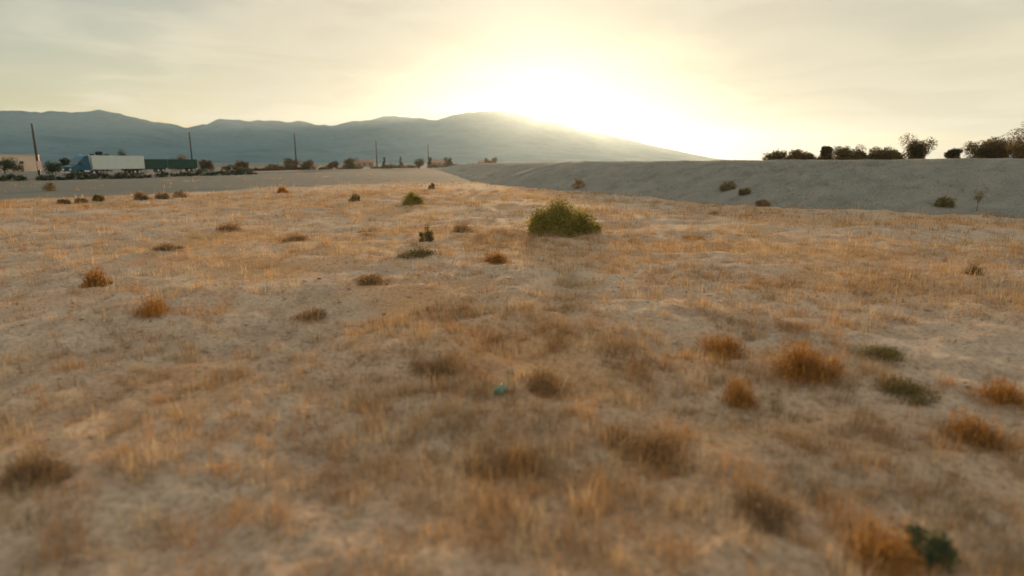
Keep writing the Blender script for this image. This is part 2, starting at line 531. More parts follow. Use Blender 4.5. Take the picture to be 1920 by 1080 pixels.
def tufts(n, r0, r1, nb, hmin, hmax, wid, spread, power=1.0, seg=2, wmul=1.0):
    x, y = scatter(n, r0, r1, 50, power)
    keep = RNG.random(n) < grass_density(x, y)
    x, y = x[keep], y[keep]
    n = len(x)
    sz = np.exp(RNG.normal(0, 0.38, n))
    hue = fbm(x * 0.35, y * 0.35, 131, 2)
    ci = RNG.integers(0, len(STRAW), n)
    tc_ = STRAW[ci] * (0.72 + 0.6 * hue)[:, None]
    reps = np.maximum(4, (nb * np.clip(sz, 0.5, 1.8) * (0.6 + 0.8 * RNG.random(n))).astype(int))
    idx = np.repeat(np.arange(n), reps)
    m = len(idx)
    rr = spread * sz[idx] * np.sqrt(RNG.random(m))
    aa = RNG.random(m) * 2 * np.pi
    bx, by = x[idx] + rr * np.sin(aa), y[idx] + rr * np.cos(aa)
    bz = ground_z(bx, by) - 0.01
    h = (hmin + (hmax - hmin) * RNG.random(m) ** 1.5) * np.clip(sz[idx], 0.45, 1.7)
    lean = np.abs(RNG.normal(0.55, 0.45, m))
    az = aa + RNG.normal(0, 0.8, m)
    w = wid * wmul * (0.6 + 0.8 * RNG.random(m))
    col = tc_[idx] * (0.7 + 0.6 * RNG.random(m))[:, None]
    return blades(np.stack([bx, by, bz], -1), h, w, lean, az, col, seg)
def build_grass():
    parts = []
    parts.append(tufts(5600, 2.6, 11, 40, 0.04, 0.22, 0.0042, 0.10, seg=2))
    parts.append(tufts(8500, 11, 26, 22, 0.07, 0.28, 0.008, 0.12, seg=1))
    parts.append(tufts(13000, 26, 62, 13, 0.10, 0.32, 0.017, 0.20, seg=1))
    parts.append(tufts(9000, 62, 170, 9, 0.14, 0.42, 0.05, 0.45, seg=1))
    me = blade_mesh('dry_grass', parts, M_GRASS)
    o = tag(link('dry_grass', me), 'dry straw coloured grass tufts scattered over the sandy field', 'grass', kind='stuff')
    # short stubble and seedlings between the tufts
    parts = []
    for (n, r0, r1, h, w) in ((60000, 2.6, 10, 0.05, 0.0035), (60000, 10, 26, 0.065, 0.007), (45000, 26, 60, 0.09, 0.015)):
        x, y = scatter(n, r0, r1, 50)
        keep = RNG.random(n) < 0.15 + 0.85 * grass_density(x, y)
        keep &= levee_dist(x, y) < 0.5
        x, y = x[keep], y[keep]
        k = len(x)
        g = RNG.random(k) < 0.12
        col = STRAW[RNG.integers(0, len(STRAW), k)] * (0.6 + 0.6 * RNG.random(k))[:, None]
        col[g] = np.array([0.10, 0.12, 0.05])
        parts.append(blades(np.stack([x, y, ground_z(x, y) - 0.004], -1), h * (0.5 + RNG.random(k)), np.full(k, w), np.abs(RNG.normal(0.8, 0.5, k)), RNG.random(k) * 6.28, col, 1))
    # fallen straw lying on the soil
    x, y = scatter(26000, 2.6, 14, 50)
    keep = RNG.random(len(x)) < 0.25 + 0.75 * grass_density(x, y)
    x, y = x[keep], y[keep]
    k = len(x)
    col = STRAW[RNG.integers(0, len(STRAW), k)] * (0.8 + 0.5 * RNG.random(k))[:, None]
    parts.append(blades(np.stack([x, y, ground_z(x, y) + 0.012], -1), 0.06 + 0.14 * RNG.random(k), np.full(k, 0.004), np.full(k, 1.5), RNG.random(k) * 6.28, col, 1))
    me = blade_mesh('grass_stubble', parts, M_GRASS)
    tag(link('grass_stubble', me), 'short dry stubble and fallen straw between the tufts', 'grass', kind='stuff')
    # sparse dry weeds on the levee slope
build_grass()

def build_pebbles():
    bm = bmesh.new()
    bmesh.ops.create_icosphere(bm, subdivisions=1, radius=1.0)
    v0 = np.array([v.co[:] for v in bm.verts]); f0 = np.array([[v.index for v in f.verts] for f in bm.faces])
    bm.free()
    x, y = scatter(5200, 2.6, 16, 50)
    keep = levee_dist(x, y) < 0
    x, y = x[keep], y[keep]
    n = len(x)
    s = 0.008 * np.exp(RNG.normal(0, 0.6, n))
    V = v0[None] * (0.7 + 0.6 * RNG.random((n, len(v0), 1)))
    V = V * np.stack([s * (0.8 + 0.8 * RNG.random(n)), s * (0.8 + 0.8 * RNG.random(n)), s * 0.6], -1)[:, None, :]
    V[:, :, 0] += x[:, None]; V[:, :, 1] += y[:, None]; V[:, :, 2] += (ground_z(x, y) + s * 0.15)[:, None]
    F = (f0[None] + (np.arange(n) * len(v0))[:, None, None]).ravel()
    me = mesh_np('pebbles', V.reshape(-1, 3), F, np.full(n * len(f0), 3), plain('pebble_stone', (0.27, 0.21, 0.15), 0.9, 0.4, 1.5), True)
    tag(link('pebbles', me), 'small clods and pebbles strewn over the bare soil', 'pebbles', kind='stuff')
build_pebbles()

# ------------------------------------------------------------------ shrubs, bushes and trees
def rand_dirs(n, up=0.0):
    v = RNG.normal(size=(n, 3))
    v /= np.linalg.norm(v, axis=1)[:, None]
    v[:, 2] = np.abs(v[:, 2]) + up
    return v / np.linalg.norm(v, axis=1)[:, None]
def ball(n):
    v = RNG.normal(size=(n, 3))
    return v / np.linalg.norm(v, axis=1)[:, None] * (RNG.random(n) ** 0.45)[:, None]
def leaf_quads(cen, size, col, elong=1.6):
    """diamond leaves with random orientation"""
    n = len(cen)
    a = RNG.normal(size=(n, 3)); a /= np.linalg.norm(a, axis=1)[:, None]
    b = RNG.normal(size=(n, 3)); b -= (a * b).sum(1)[:, None] * a; b /= np.linalg.norm(b, axis=1)[:, None]
    s = size[:, None]
    V = np.stack([cen - a * s * elong, cen + b * s * 0.6, cen + a * s * elong, cen - b * s * 0.6], 1)
    F = (np.arange(n * 4)).ravel()
    return V.reshape(-1, 3), F, np.full(n, 4), np.repeat(col, 4, 0)
def stem_tubes(mb, n, w, h, r0, lean=0.9, wob=0.12, seg=5):
    tips = []
    for k in range(n):
        a = 2 * math.pi * (k + random.random() * 0.8) / n
        q = math.sqrt(random.random()) * lean
        ex, ey = math.sin(a) * w * 0.5 * q, math.cos(a) * w * 0.5 * q
        hh = h * (0.55 + 0.4 * random.random()) * (1 - 0.3 * q)
        pts = []
        for t in (0, 0.3, 0.65, 1.0):
            pts.append((ex * t ** 0.8 + random.uniform(-1, 1) * wob * w * t * 0.3, ey * t ** 0.8 + random.uniform(-1, 1) * wob * w * t * 0.3, -0.04 + hh * t ** 1.1))
        mb.tube(pts, [r0, r0 * 0.75, r0 * 0.5, r0 * 0.2], seg, False)
        tips.append(pts)
    return tips
def leafy_bush(w, h, nleaf, leaf, cols, nstem=16, clumps=26, seed=0, flat=1.0, lop=0.0):
    """broad leafy shrub: stems and a foliage mesh of many leaves gathered in clumps"""
    mb = BM()
    stem_tubes(mb, nstem, w * 0.8, h * 0.85, 0.012 * h + 0.004)
    stems = mb.mesh('stems', M_STEM)
    d = rand_dirs(clumps, 0.05)
    rad = 0.45 + 0.5 * RNG.random(clumps) ** 0.5
    cc = d * np.array([w * 0.5, w * 0.5 * flat, h * 0.86]) * rad[:, None]
    cc[:, 2] *= 1 - lop * np.clip(cc[:, 0] / (w * 0.5), -0.3, 1)
    cc[:, 0] *= 1 + 0.4 * lop * (cc[:, 0] > 0)
    cr = (0.13 + 0.13 * RNG.random(clumps)) * min(w, h * 1.6)
    idx = RNG.integers(0, clumps, nleaf)
    off = np.where(RNG.random((nleaf, 1)) < 0.8, ball(nleaf), RNG.normal(size=(nleaf, 3)) * 0.65)
    p = cc[idx] + off * cr[idx][:, None]
    p[:, 2] = np.abs(p[:, 2]) * 0.98 + 0.02
    ccol = np.array(cols)[RNG.integers(0, len(cols), clumps)] * (0.75 + 0.5 * RNG.random(clumps))[:, None]
    col = ccol[idx] * (0.75 + 0.5 * RNG.random(nleaf))[:, None]
    parts = [leaf_quads(p, leaf * (0.6 + 0.8 * RNG.random(nleaf)), col)]
    # wispy shoots past the outline
    m = nleaf // 160
    dd = rand_dirs(m, 0.35)
    b = dd * np.array([w * 0.42, w * 0.42 * flat, h * 0.8])
    parts.append(blades(b, h * (0.12 + 0.2 * RNG.random(m)), np.full(m, leaf * 0.35), np.arccos(np.clip(dd[:, 2], 0, 1)) * 0.8, np.arctan2(dd[:, 0], dd[:, 1]), np.array(cols)[RNG.integers(0, len(cols), m)], 2))
    return stems, blade_mesh('foliage', parts, M_LEAF)
def dry_bush(w, h, ntwig, cols, wid=0.006, nstem=9, flecks=0):
    """dome of fine dry twigs springing from one crown, as a tumbleweed or dead mustard clump"""
    mb = BM()
    stem_tubes(mb, nstem, w * 0.7, h * 0.8, 0.006 + 0.008 * h, seg=4)
    stems = mb.mesh('stems', M_STEM)
    n1 = ntwig
    nl = 5
    lo = np.clip(RNG.normal(size=(nl, 2)) * 0.25, -0.33, 0.33) * w
    lo[0] = 0
    ls = np.concatenate([[0.85], 0.35 + 0.45 * RNG.random(nl - 1)])
    li = RNG.choice(nl, n1, p=ls ** 2 / (ls ** 2).sum())
    dd = rand_dirs(n1, 0.0)
    t0 = 0.1 + 0.75 * RNG.random(n1)
    b = dd * np.array([w * 0.42, w * 0.42, h * 0.85]) * (t0 * ls[li])[:, None]
    b[:, :2] += lo[li]
    b[:, 2] *= (0.6 + 0.55 * RNG.random(nl))[li]
    sk = RNG.random(n1) < 0.22                     # low skirt joining the lobes at the base
    ra, rq = RNG.random(n1) * 6.28, 0.46 * w * np.sqrt(RNG.random(n1))
    b[sk] = np.stack([np.sin(ra) * rq, np.cos(ra) * rq, np.full(n1, 0.01)], -1)[sk]
    ln = (0.08 + 0.26 * RNG.random(n1) ** 1.5) * (w + h) * 0.5 * (0.5 + 0.5 * ls[li])
    lean = np.arccos(np.clip(dd[:, 2], 0, 1)) * 0.9 + RNG.normal(0, 0.45, n1)
    az = np.arctan2(dd[:, 0], dd[:, 1]) + RNG.normal(0, 0.7, n1)
    col = np.array(cols)[RNG.integers(0, len(cols), n1)] * (0.65 + 0.6 * RNG.random(n1))[:, None]
    parts = [blades(b, ln, wid * (0.6 + 0.8 * RNG.random(n1)), lean, az, col, 2)]
    if flecks:
        d2 = rand_dirs(flecks, 0.0)
        l2 = RNG.choice(nl, flecks, p=ls ** 2 / (ls ** 2).sum())
        q = d2 * np.array([w * 0.46, w * 0.46, h]) * ((0.4 + 0.6 * RNG.random(flecks)) * ls[l2])[:, None]
        q[:, :2] += lo[l2]
        parts.append(leaf_quads(q, wid * 1.6 * (0.6 + RNG.random(flecks)), np.array(cols)[RNG.integers(0, len(cols), flecks)] * 0.9))
    tw = blade_mesh('twigs', parts, M_TWIG)
    # keep everything above the soil
    co = np.empty(len(tw.vertices) * 3, np.float32)
    tw.vertices.foreach_get('co', co)
    co = co.reshape(-1, 3); co[:, 2] = np.maximum(co[:, 2], -0.02)
    tw.vertices.foreach_set('co', co.ravel())
    return stems, tw
def plant(name, meshes, x, y, label, cat, group=None, z=None, rz=None, pnames=('stems', 'foliage'), scale=1.0):
    e = empty(name, (x, y, gz(x, y) if z is None else z), random.random() * 6.28 if rz is None else rz, scale)
    for pn, me in zip(pnames, meshes):
        link(pn, me, e)
    return tag(e, label, cat, group)

OLIVE = [(0.24, 0.21, 0.05), (0.30, 0.255, 0.06), (0.18, 0.155, 0.04), (0.34, 0.28, 0.08)]
OLIVE_D = [(0.19, 0.155, 0.065), (0.24, 0.19, 0.075), (0.15, 0.12, 0.055)]
RUST = [(0.42, 0.20, 0.05), (0.34, 0.155, 0.04), (0.50, 0.27, 0.08), (0.26, 0.13, 0.04)]
BROWN = [(0.32, 0.20, 0.10), (0.25, 0.155, 0.08), (0.38, 0.235, 0.11)]
DARKB = [(0.27, 0.19, 0.115), (0.22, 0.15, 0.09), (0.33, 0.21, 0.11)]

plant('green_bush', leafy_bush(2.6, 1.3, 24000, 0.03, OLIVE, 22, 54, lop=0.5), 2.0, 23.9, 'large rounded olive green bush in the middle of the field below the sun', 'bush', rz=0.1)
plant('green_bush', leafy_bush(1.35, 1.0, 6000, 0.028, OLIVE, 12, 34, lop=0.3), -6.45, 39.6, 'smaller olive green bush farther off, left of the big rounded bush', 'bush')
plant('green_bush', leafy_bush(0.5, 0.62, 2600, 0.018, OLIVE_D, 8, 26), -2.95, 20.7, 'slim upright olive bush, about a third as tall as the big rounded one', 'bush')
plant('dry_bush', dry_bush(0.95, 0.72, 1500, BROWN, 0.010, 9, 900), -1.92, 24.6, 'reddish brown dry bush just left of the big olive bush', 'dry bush', pnames=('stems', 'twigs'))
PN = ('stems', 'twigs')
plant('dry_bush', dry_bush(0.78, 0.5, 2000, RUST, 0.007, 9, 900), 3.22, 8.6, 'rust orange dry grass mound, left and farther of the two orange mounds', 'dry bush', pnames=PN)
plant('dry_bush', dry_bush(0.85, 0.62, 2600, RUST, 0.007, 11, 1200), 3.78, 7.45, 'tallest rust orange dry mound in the right foreground, dark on its near side', 'dry bush', pnames=PN)
plant('dry_bush', dry_bush(0.5, 0.48, 1100, DARKB, 0.008, 8, 500), 11.5, 14.8, 'dark brown round tumbleweed standing alone near the right edge', 'dry bush', pnames=PN)
LOW = 'low dry weed clumps in the field'
for (x, y, w, h, cols, n, lab) in (
    (-10.66, 18.5, 1.0, 0.26, DARKB, 900, 'flat dark weed clump alone on bare soil in the left midfield'),
    (-5.7, 24.8, 1.3, 0.31, BROWN, 900, 'wide low brown weed clump left of the reddish brown bush'),
    (-7.8, 21.4, 1.1, 0.28, BROWN, 900, 'low brown weed clump between the flat dark clump and the slim olive bush'),
    (-11.5, 24.4, 1.1, 0.38, BROWN, 900, 'brown weed clump on the left, behind the flat dark clump'),
    (-0.35, 15.7, 0.7, 0.42, RUST, 1000, 'orange weed clump in front of the big olive bush, slightly left'),
    (-2.55, 16.8, 1.3, 0.34, OLIVE_D, 1100, 'spread out greenish grey weed clump in the centre left midfield'),
    (7.2, 23.9, 1.0, 0.24, RUST, 800, 'low rust weed clump to the right of the big olive bush'),
    (11.1, 33.4, 0.6, 0.29, BROWN, 500, 'tiny brown weed clump right of centre near the embankment toe'),
    (-4.15, 4.85, 0.6, 0.40, DARKB, 1500, 'dark brown weed clump with reddish stalks at the lower left edge'),
    (-1.0, 7.7, 0.8, 0.30, DARKB, 1500, 'dark straggly weed clump in the near field, left of the teal scrap'),
    (2.7, 6.7, 0.5, 0.42, RUST, 1400, 'narrow orange weed clump left of and in front of the tallest rust mound'),
    (4.8, 5.75, 0.6, 0.42, RUST, 1500, 'reddish orange weed clump in the near field close to the right edge'),
    (1.4, 5.5, 0.95, 0.36, BROWN, 1900, 'broad brown weed clump in the near foreground, right of centre'),
    (0.0, 5.2, 0.75, 0.28, BROWN, 1500, 'low brown weed clump in the near foreground at the centre'),
    (-6.5, 10.6, 0.85, 0.62, RUST, 1500, 'tall orange weed clump on the left, nearest of the two orange ones there'),
    (-9.5, 13.5, 0.75, 0.58, RUST, 1200, 'tall orange weed clump on the left, farther of the two orange ones there'),
    (4.85, 6.95, 0.8, 0.24, OLIVE_D, 1400, 'low greenish weed clump just right of the tallest rust mound'),
    (2.0, 4.3, 0.5, 0.30, DARKB, 1300, 'dark weed clump close to the bottom edge, right of centre'),
    (-3.7, 10.6, 0.7, 0.26, DARKB, 1100, 'small dark weed clump on bare soil left of centre'),
    (-3.0, 12.9, 0.8, 0.27, BROWN, 1100, 'brown weed clump left of centre behind the small dark one'),
    (0.4, 7.1, 0.7, 0.34, BROWN, 1500, 'brown weed clump beside the teal scrap, with a pale stalk in front'),
    (2.62, 3.75, 0.6, 0.36, RUST, 1500, 'orange weed clump at the bottom edge beside the green weed'),
    (5.8, 6.7, 0.9, 0.36, RUST, 1600, 'wide orange weed clump at the right edge of the near field'),
    (5.2, 8.3, 0.8, 0.24, OLIVE_D, 1200, 'flat olive weed clump right of the pale stone slab'),
):
    plant('weed_clump', dry_bush(w, h, n, cols, 0.006 if y < 12 else 0.011, 7, n // 2), x, y, lab, 'weed clump', LOW, pnames=PN)
EDGE = 'shrubs along the edges of the field'
for (x, y, w, h, cols, lab) in (
    (-27.2, 44.6, 0.95, 0.6, DARKB, 'dark shrub at the left field edge, leftmost of three in a row'),
    (-26.95, 46.9, 0.95, 0.6, DARKB, 'dark shrub at the left field edge, middle of three in a row'),
    (-26.5, 48.6, 1.1, 0.75, DARKB, 'dark shrub at the left field edge, rightmost of three in a row'),
    (-31.2, 42.3, 0.75, 0.4, BROWN, 'low brown shrub at the far left field edge, leftmost of a low trio'),
    (-30.9, 43.6, 0.75, 0.42, BROWN, 'low brown shrub at the far left field edge, middle of a low trio'),
    (-30.3, 44.6, 0.68, 0.56, OLIVE_D, 'olive brown shrub at the far left field edge, rightmost of a low trio'),
    (17.0, 41.2, 1.0, 0.5, DARKB, 'dark shrub at the foot of the embankment, right of centre'),
    (-8.1, 61.6, 0.65, 0.9, BROWN, 'narrow brown shrub far off above the smaller olive bush'),
    (-21.5, 57.3, 0.9, 0.72, RUST, 'small rusty shrub far off on the edge of the gravel flat'),
    (-10.95, 42.3, 0.75, 0.68, OLIVE_D, 'small olive shrub left of the smaller olive green bush'),
    (-46.6, 61.6, 1.3, 0.98, OLIVE_D, 'dark green shrub alone on the gravel flat before the truck'),
):
    plant('shrub', leafy_bush(w, h, 1800, 0.03, cols, 8, 26), x, y, lab, 'shrub', EDGE)

# levee slope shrubs sit on its surface
bpy.context.view_layer.update()
DG = bpy.context.evaluated_depsgraph_get()
LEVO = bpy.data.objects['embankment']
def on_levee(x, y):
    ok, p, n, i = LEVO.ray_cast(Vector((x, y, 20)), Vector((0, 0, -1)))
    return p.z - 0.03 if ok else gz(x, y)
for (x, y, w, h, cols, lab) in (
    (16.6, 46.6, 1.5, 0.8, OLIVE_D, 'grey green shrub on the embankment slope, left and upper of a pair'),
    (16.8, 44.2, 0.9, 0.5, OLIVE_D, 'small grey green shrub on the embankment slope, lower of a pair'),
    (6.4, 58.5, 1.2, 1.1, BROWN, 'brown shrub beyond the big olive bush low on the embankment'),
    (25.0, 35.0, 1.0, 0.6, OLIVE_D, 'dark olive shrub on the embankment slope left of the bare sapling'),
):
    plant('shrub', leafy_bush(w, h, 1800, 0.03, cols, 8, 26), x, y, lab, 'shrub', EDGE, z=on_levee(x, y))
def sapling(h):
    mb = BM()
    mb.tube([(0, 0, -0.1), (0.01, 0, h * 0.4)], [0.02, 0.015], 6)
    tw = []
    for a, ln in ((-0.6, 0.75), (0.65, 0.8), (0.15, 0.6), (-0.25, 0.65), (0.35, 0.55)):
        p1 = (math.sin(a) * ln * h * 0.4, random.uniform(-.08, .08), h * 0.4 + ln * h * 0.35)
        p2 = (math.sin(a) * ln * h * 0.75, random.uniform(-.1, .1), h * 0.4 + ln * h * 0.75)
        mb.tube([(0.01, 0, h * 0.38), p1, p2], [0.012, 0.009, 0.003], 5)
        tw.append(p1); tw.append(p2)
    trunk = mb.mesh('stems', M_BARK)
    t = np.array(tw)
    idx = RNG.integers(0, len(t), 500)
    p = t[idx] + RNG.normal(size=(500, 3)) * 0.09
    fo = blade_mesh('foliage', [leaf_quads(p, np.full(500, 0.022), np.array(OLIVE_D)[RNG.integers(0, 3, 500)])], M_LEAF)
    return trunk, fo
plant('sapling', sapling(1.15), 25.6, 33.4, 'thin forked sapling at the foot of the embankment near the right edge', 'sapling', z=on_levee(25.6, 33.4), rz=0.2)
def build_levee_weeds():
    n = 9000
    t = RNG.random(n)
    s = np.linspace(0, 1, len(LEV))
    bx, by = np.interp(t, s, LEV[:, 0]), np.interp(t, s, LEV[:, 1])
    u = RNG.random(n) * 11
    d = np.array([0.75, 0.66])
    x, y = bx + d[0] * u, by + d[1] * u
    keep = (fbm(x * 0.4, y * 0.4, 151, 3) > 0.5) & (y > 5) & (np.hypot(x, y) < 90)
    x, y = x[keep], y[keep]
    z = np.array([on_levee(a, b) for a, b in zip(x, y)]) + 0.02
    k = len(x)
    rep = 4
    idx = np.repeat(np.arange(k), rep)
    m = len(idx)
    col = np.array([(0.20, 0.16, 0.09), (0.13, 0.13, 0.08), (0.25, 0.18, 0.09)])[RNG.integers(0, 3, m)]
    b = np.stack([x[idx] + RNG.normal(0, 0.06, m), y[idx] + RNG.normal(0, 0.06, m), z[idx]], -1)
    me = blade_mesh('slope_weeds', [blades(b, 0.08 + 0.2 * RNG.random(m), np.full(m, 0.014), np.abs(RNG.normal(0.5, 0.4, m)), RNG.random(m) * 6.28, col, 1)], M_GRASS)
    tag(link('slope_weeds', me), 'thin dry weeds dotted over the embankment slope', 'weeds', kind='stuff')
build_levee_weeds()

def tree(h, w, nleaf, leaf, cols, trunk_h=0.25, clumps=18, shape='round', gap=None, tr=0.035):
    """tapered trunk with limbs; crown of leaf-sized faces in clumps"""
    mb = BM()
    th = h * trunk_h
    mb.tube([(0, 0, -0.3), (0.02 * h, 0, th * 0.6), (0, 0.01 * h, th), (0, 0, h * 0.75)], [h * tr, h * tr * 0.8, h * tr * 0.6, h * tr * 0.15], 8)
    d = rand_dirs(clumps, 0.0)
    d[:, 2] = RNG.random(clumps) * 2 - 1
    ch = (h - th) * 0.5
    cc = d * np.array([w * 0.5, w * 0.5, ch * 0.86]) * (0.45 + 0.45 * RNG.random(clumps))[:, None]
    if shape == 'cone':
        f = 1 - 0.75 * np.clip((cc[:, 2] + ch) / (2 * ch), 0, 1)
        cc[:, 0] *= f * 1.3; cc[:, 1] *= f * 1.3
    if shape == 'flat':
        cc[:, 2] = cc[:, 2] * 0.8 - 0.1 * ch
    cc[:, 2] += th + ch
    if gap is not None:
        cc = cc[~((cc[:, 0] > gap[0]) & (cc[:, 0] < gap[1]) & (cc[:, 2] < gap[2]))]
    n = len(cc)
    for c in cc[::2]:
        z0 = th * 0.7 + (c[2] - th * 0.7) * 0.35
        mb.tube([(0, 0, max(th * 0.6, z0 * 0.8)), (c[0] * 0.5, c[1] * 0.5, (z0 + c[2]) * 0.5), tuple(c * 0.92)], [h * tr * 0.4, h * tr * 0.25, h * tr * 0.08], 5, False)
    trunk = mb.mesh('trunk', M_BARK)
    cr = (0.22 + 0.16 * RNG.random(n)) * min(w, 2 * ch) * 0.78
    if shape == 'cone':
        cr *= 1.15 - 0.7 * np.clip((cc[:, 2] - th) / (2 * ch), 0, 1)
    idx = RNG.integers(0, n, nleaf)
    p = cc[idx] + ball(nleaf) * 1.05 * cr[idx][:, None]
    p[:, 2] = np.maximum(p[:, 2], 0.05)
    ccol = np.array(cols)[RNG.integers(0, len(cols), n)] * (0.7 + 0.6 * RNG.random(n))[:, None]
    col = ccol[idx] * (0.75 + 0.5 * RNG.random(nleaf))[:, None]
    crown = blade_mesh('crown', [leaf_quads(p, leaf * (0.6 + 0.8 * RNG.random(nleaf)), col, 1.3)], M_FARLEAF)
    return trunk, crown
TC = ('trunk', 'crown')
LEAFY = [(0.12, 0.09, 0.038), (0.10, 0.08, 0.034), (0.15, 0.10, 0.042)]
GREY_G = [(0.06, 0.08, 0.05), (0.05, 0.065, 0.045), (0.075, 0.085, 0.055)]
ROW = 'trees in a row beyond the embankment'
# (x, y, height, width, shape, label)
for (x, y, h, w, shp, lab) in (
    (47.3, 112, 5.0, 3.6, 'round', 'low rounded tree at the left end of the row beyond the embankment'),
    (50.6, 111, 5.2, 2.6, 'round', 'second tree from the left end of the row beyond the embankment'),
    (53.0, 112, 5.3, 2.6, 'round', 'third tree from the left end of the row beyond the embankment, paler'),
    (55.0, 112, 4.4, 3.0, 'flat', 'lowest tree of the row, left of the pointed one'),
    (57.0, 112, 6.4, 2.6, 'cone', 'narrow pointed tree in the row beyond the embankment'),
    (60.6, 112, 6.1, 4.4, 'round', 'broad domed tree right of the narrow pointed one'),
    (64.3, 112, 5.2, 2.4, 'round', 'small tree between the two domed ones in the row'),
    (67.6, 112, 5.6, 4.2, 'round', 'domed tree left of the tall arched one in the row'),
    (70.8, 114, 5.2, 2.2, 'round', 'small tree tucked against the tall arched one'),
    (73.4, 112, 7.7, 4.2, 'arch', 'tall tree with an arched gap under its right side'),
    (80.0, 112, 5.9, 2.0, 'round', 'small lone tree between the tall arched tree and the long clump'),
    (83.8, 110, 6.6, 4.6, 'round', 'left tree of the long dense clump near the right edge'),
    (85.8, 110, 7.3, 4.0, 'round', 'highest middle tree of the long dense clump'),
    (89.3, 110, 7.1, 5.0, 'round', 'right of middle tree in the long dense clump'),
    (92.2, 109, 6.4, 4.4, 'flat', 'right end tree of the long dense clump'),
    (83.2, 98, 9.8, 6.0, 'round', 'biggest tree, dark and cut off by the right edge'),
):
    gap = None
    if shp == 'arch':
        gap = (0.5, 1.4, h * 0.8)
    t = tree(h, w * 1.22, 10000, 0.095, LEAFY, 0.2, 30, shp, gap)
    plant('tree', t, x, y, lab, 'tree', ROW, z=-0.05, pnames=TC, rz=0.0 if gap else None)
FAR = 'trees and bushes along the highway'
for (x, y, h, w, shp, cols, lab) in (
    (-115.0, 170, 6.4, 2.2, 'round', GREY_G, 'leftmost of three dark treetops showing above the white trailer'),
    (-112.2, 170, 6.4, 3.0, 'round', GREY_G, 'middle of three dark treetops showing above the white trailer'),
    (-106.5, 170, 6.6, 4.6, 'round', GREY_G, 'widest of three dark treetops, above the rear of the white trailer'),
    (-124.0, 150, 4.6, 7.5, 'flat', GREY_G, 'broad dark tree left of the nearest utility pole'),
    (-130.0, 152, 3.6, 5.0, 'flat', GREY_G, 'low dark tree cut off by the left edge'),
    (-107.0, 144, 3.4, 4.6, 'flat', GREY_G, 'low tree between the pink panel and the blue cab'),
    (-103.5, 143, 4.0, 2.6, 'round', GREY_G, 'small tree just in front of the blue cab'),
    (-96.0, 178, 4.9, 6.0, 'round', LEAFY, 'brown tree right of the second utility pole'),
    (-91.0, 182, 4.2, 4.5, 'flat', LEAFY, 'lower brown tree next to the tree at the second pole'),
    (-88.0, 200, 4.0, 5.0, 'flat', LEAFY, 'low far bush between the second and third poles'),
    (-77.0, 215, 4.8, 5.0, 'round', LEAFY, 'far brown bush at the foot of the third pole'),
    (-74.0, 222, 4.6, 6.0, 'flat', LEAFY, 'far brown bush just right of the third pole'),
    (-66.0, 226, 4.3, 5.0, 'flat', LEAFY, 'far brown bush, left one before the fourth pole'),
    (-60.0, 228, 4.7, 6.4, 'round', LEAFY, 'far brown bush, right one before the fourth pole'),
    (-54.0, 260, 5.8, 1.5, 'cone', LEAFY, 'slender far tree, left of two dark spikes on the horizon'),
    (-47.0, 260, 6.0, 1.8, 'cone', LEAFY, 'slender far tree, right of two dark spikes on the horizon'),
    (-40.0, 265, 5.0, 5.5, 'round', LEAFY, 'far rounded tree right of the two dark spikes'),
    (-36.0, 270, 6.3, 2.4, 'cone', LEAFY, 'far pointed tree next to the small sunlit house'),
    (-28.0, 268, 5.4, 4.0, 'round', LEAFY, 'far tree on the horizon left of the sun glow'),
    (-9.0, 255, 5.0, 5.5, 'round', LEAFY, 'far golden tree nearest the sun glow'),
):
    plant('tree', tree(h, w, 2600, 0.13, cols, 0.1, 18, shp), x, y, lab, 'tree', FAR, z=-0.05, pnames=TC)

# ------------------------------------------------------------------ utility poles
def pole_parts(h):
    p = BM().tube([(0, 0, -0.5), (0, 0, h * 0.5), (0, 0, h)], [0.27, 0.23, 0.17], 10).mesh('post', M_POLE)
    i = BM().tube([(0, 0, h), (0, 0, h + 0.12), (0, 0, h + 0.16), (0, 0, h + 0.3)], [0.025, 0.025, 0.07, 0.045], 8).mesh('insulator', M_CERAMIC)
    s = BM().box((0.19, 0, h - 0.75), (0.26, 0.05, 0.06)).tube([(0.30, 0, h - 0.72), (0.30, 0, h - 0.5)], [0.06, 0.04], 8).mesh('side_bracket', M_CERAMIC)
    return p, i, s
for (x, y, h, lab) in (
    (-103.2, 134, 11.0, 'nearest tall wooden utility pole at the far left'),
    (-101.2, 195, 12.2, 'utility pole beside the dark green containers, second from the left'),
    (-78.8, 225, 13.0, 'third utility pole from the left, above brown bushes'),
    (-61.0, 278, 12.5, 'fourth utility pole from the left, thin and hazy'),
    (-51.5, 380, 14.0, 'faintest and farthest utility pole, near the horizon trees'),
):
    e = tag(empty('utility_pole', (x, y, 0), -0.2), lab, 'utility pole', 'utility poles along the highway')
    for n, me in zip(('post', 'insulator', 'side_bracket'), pole_parts(h)):
        link(n, me, e)

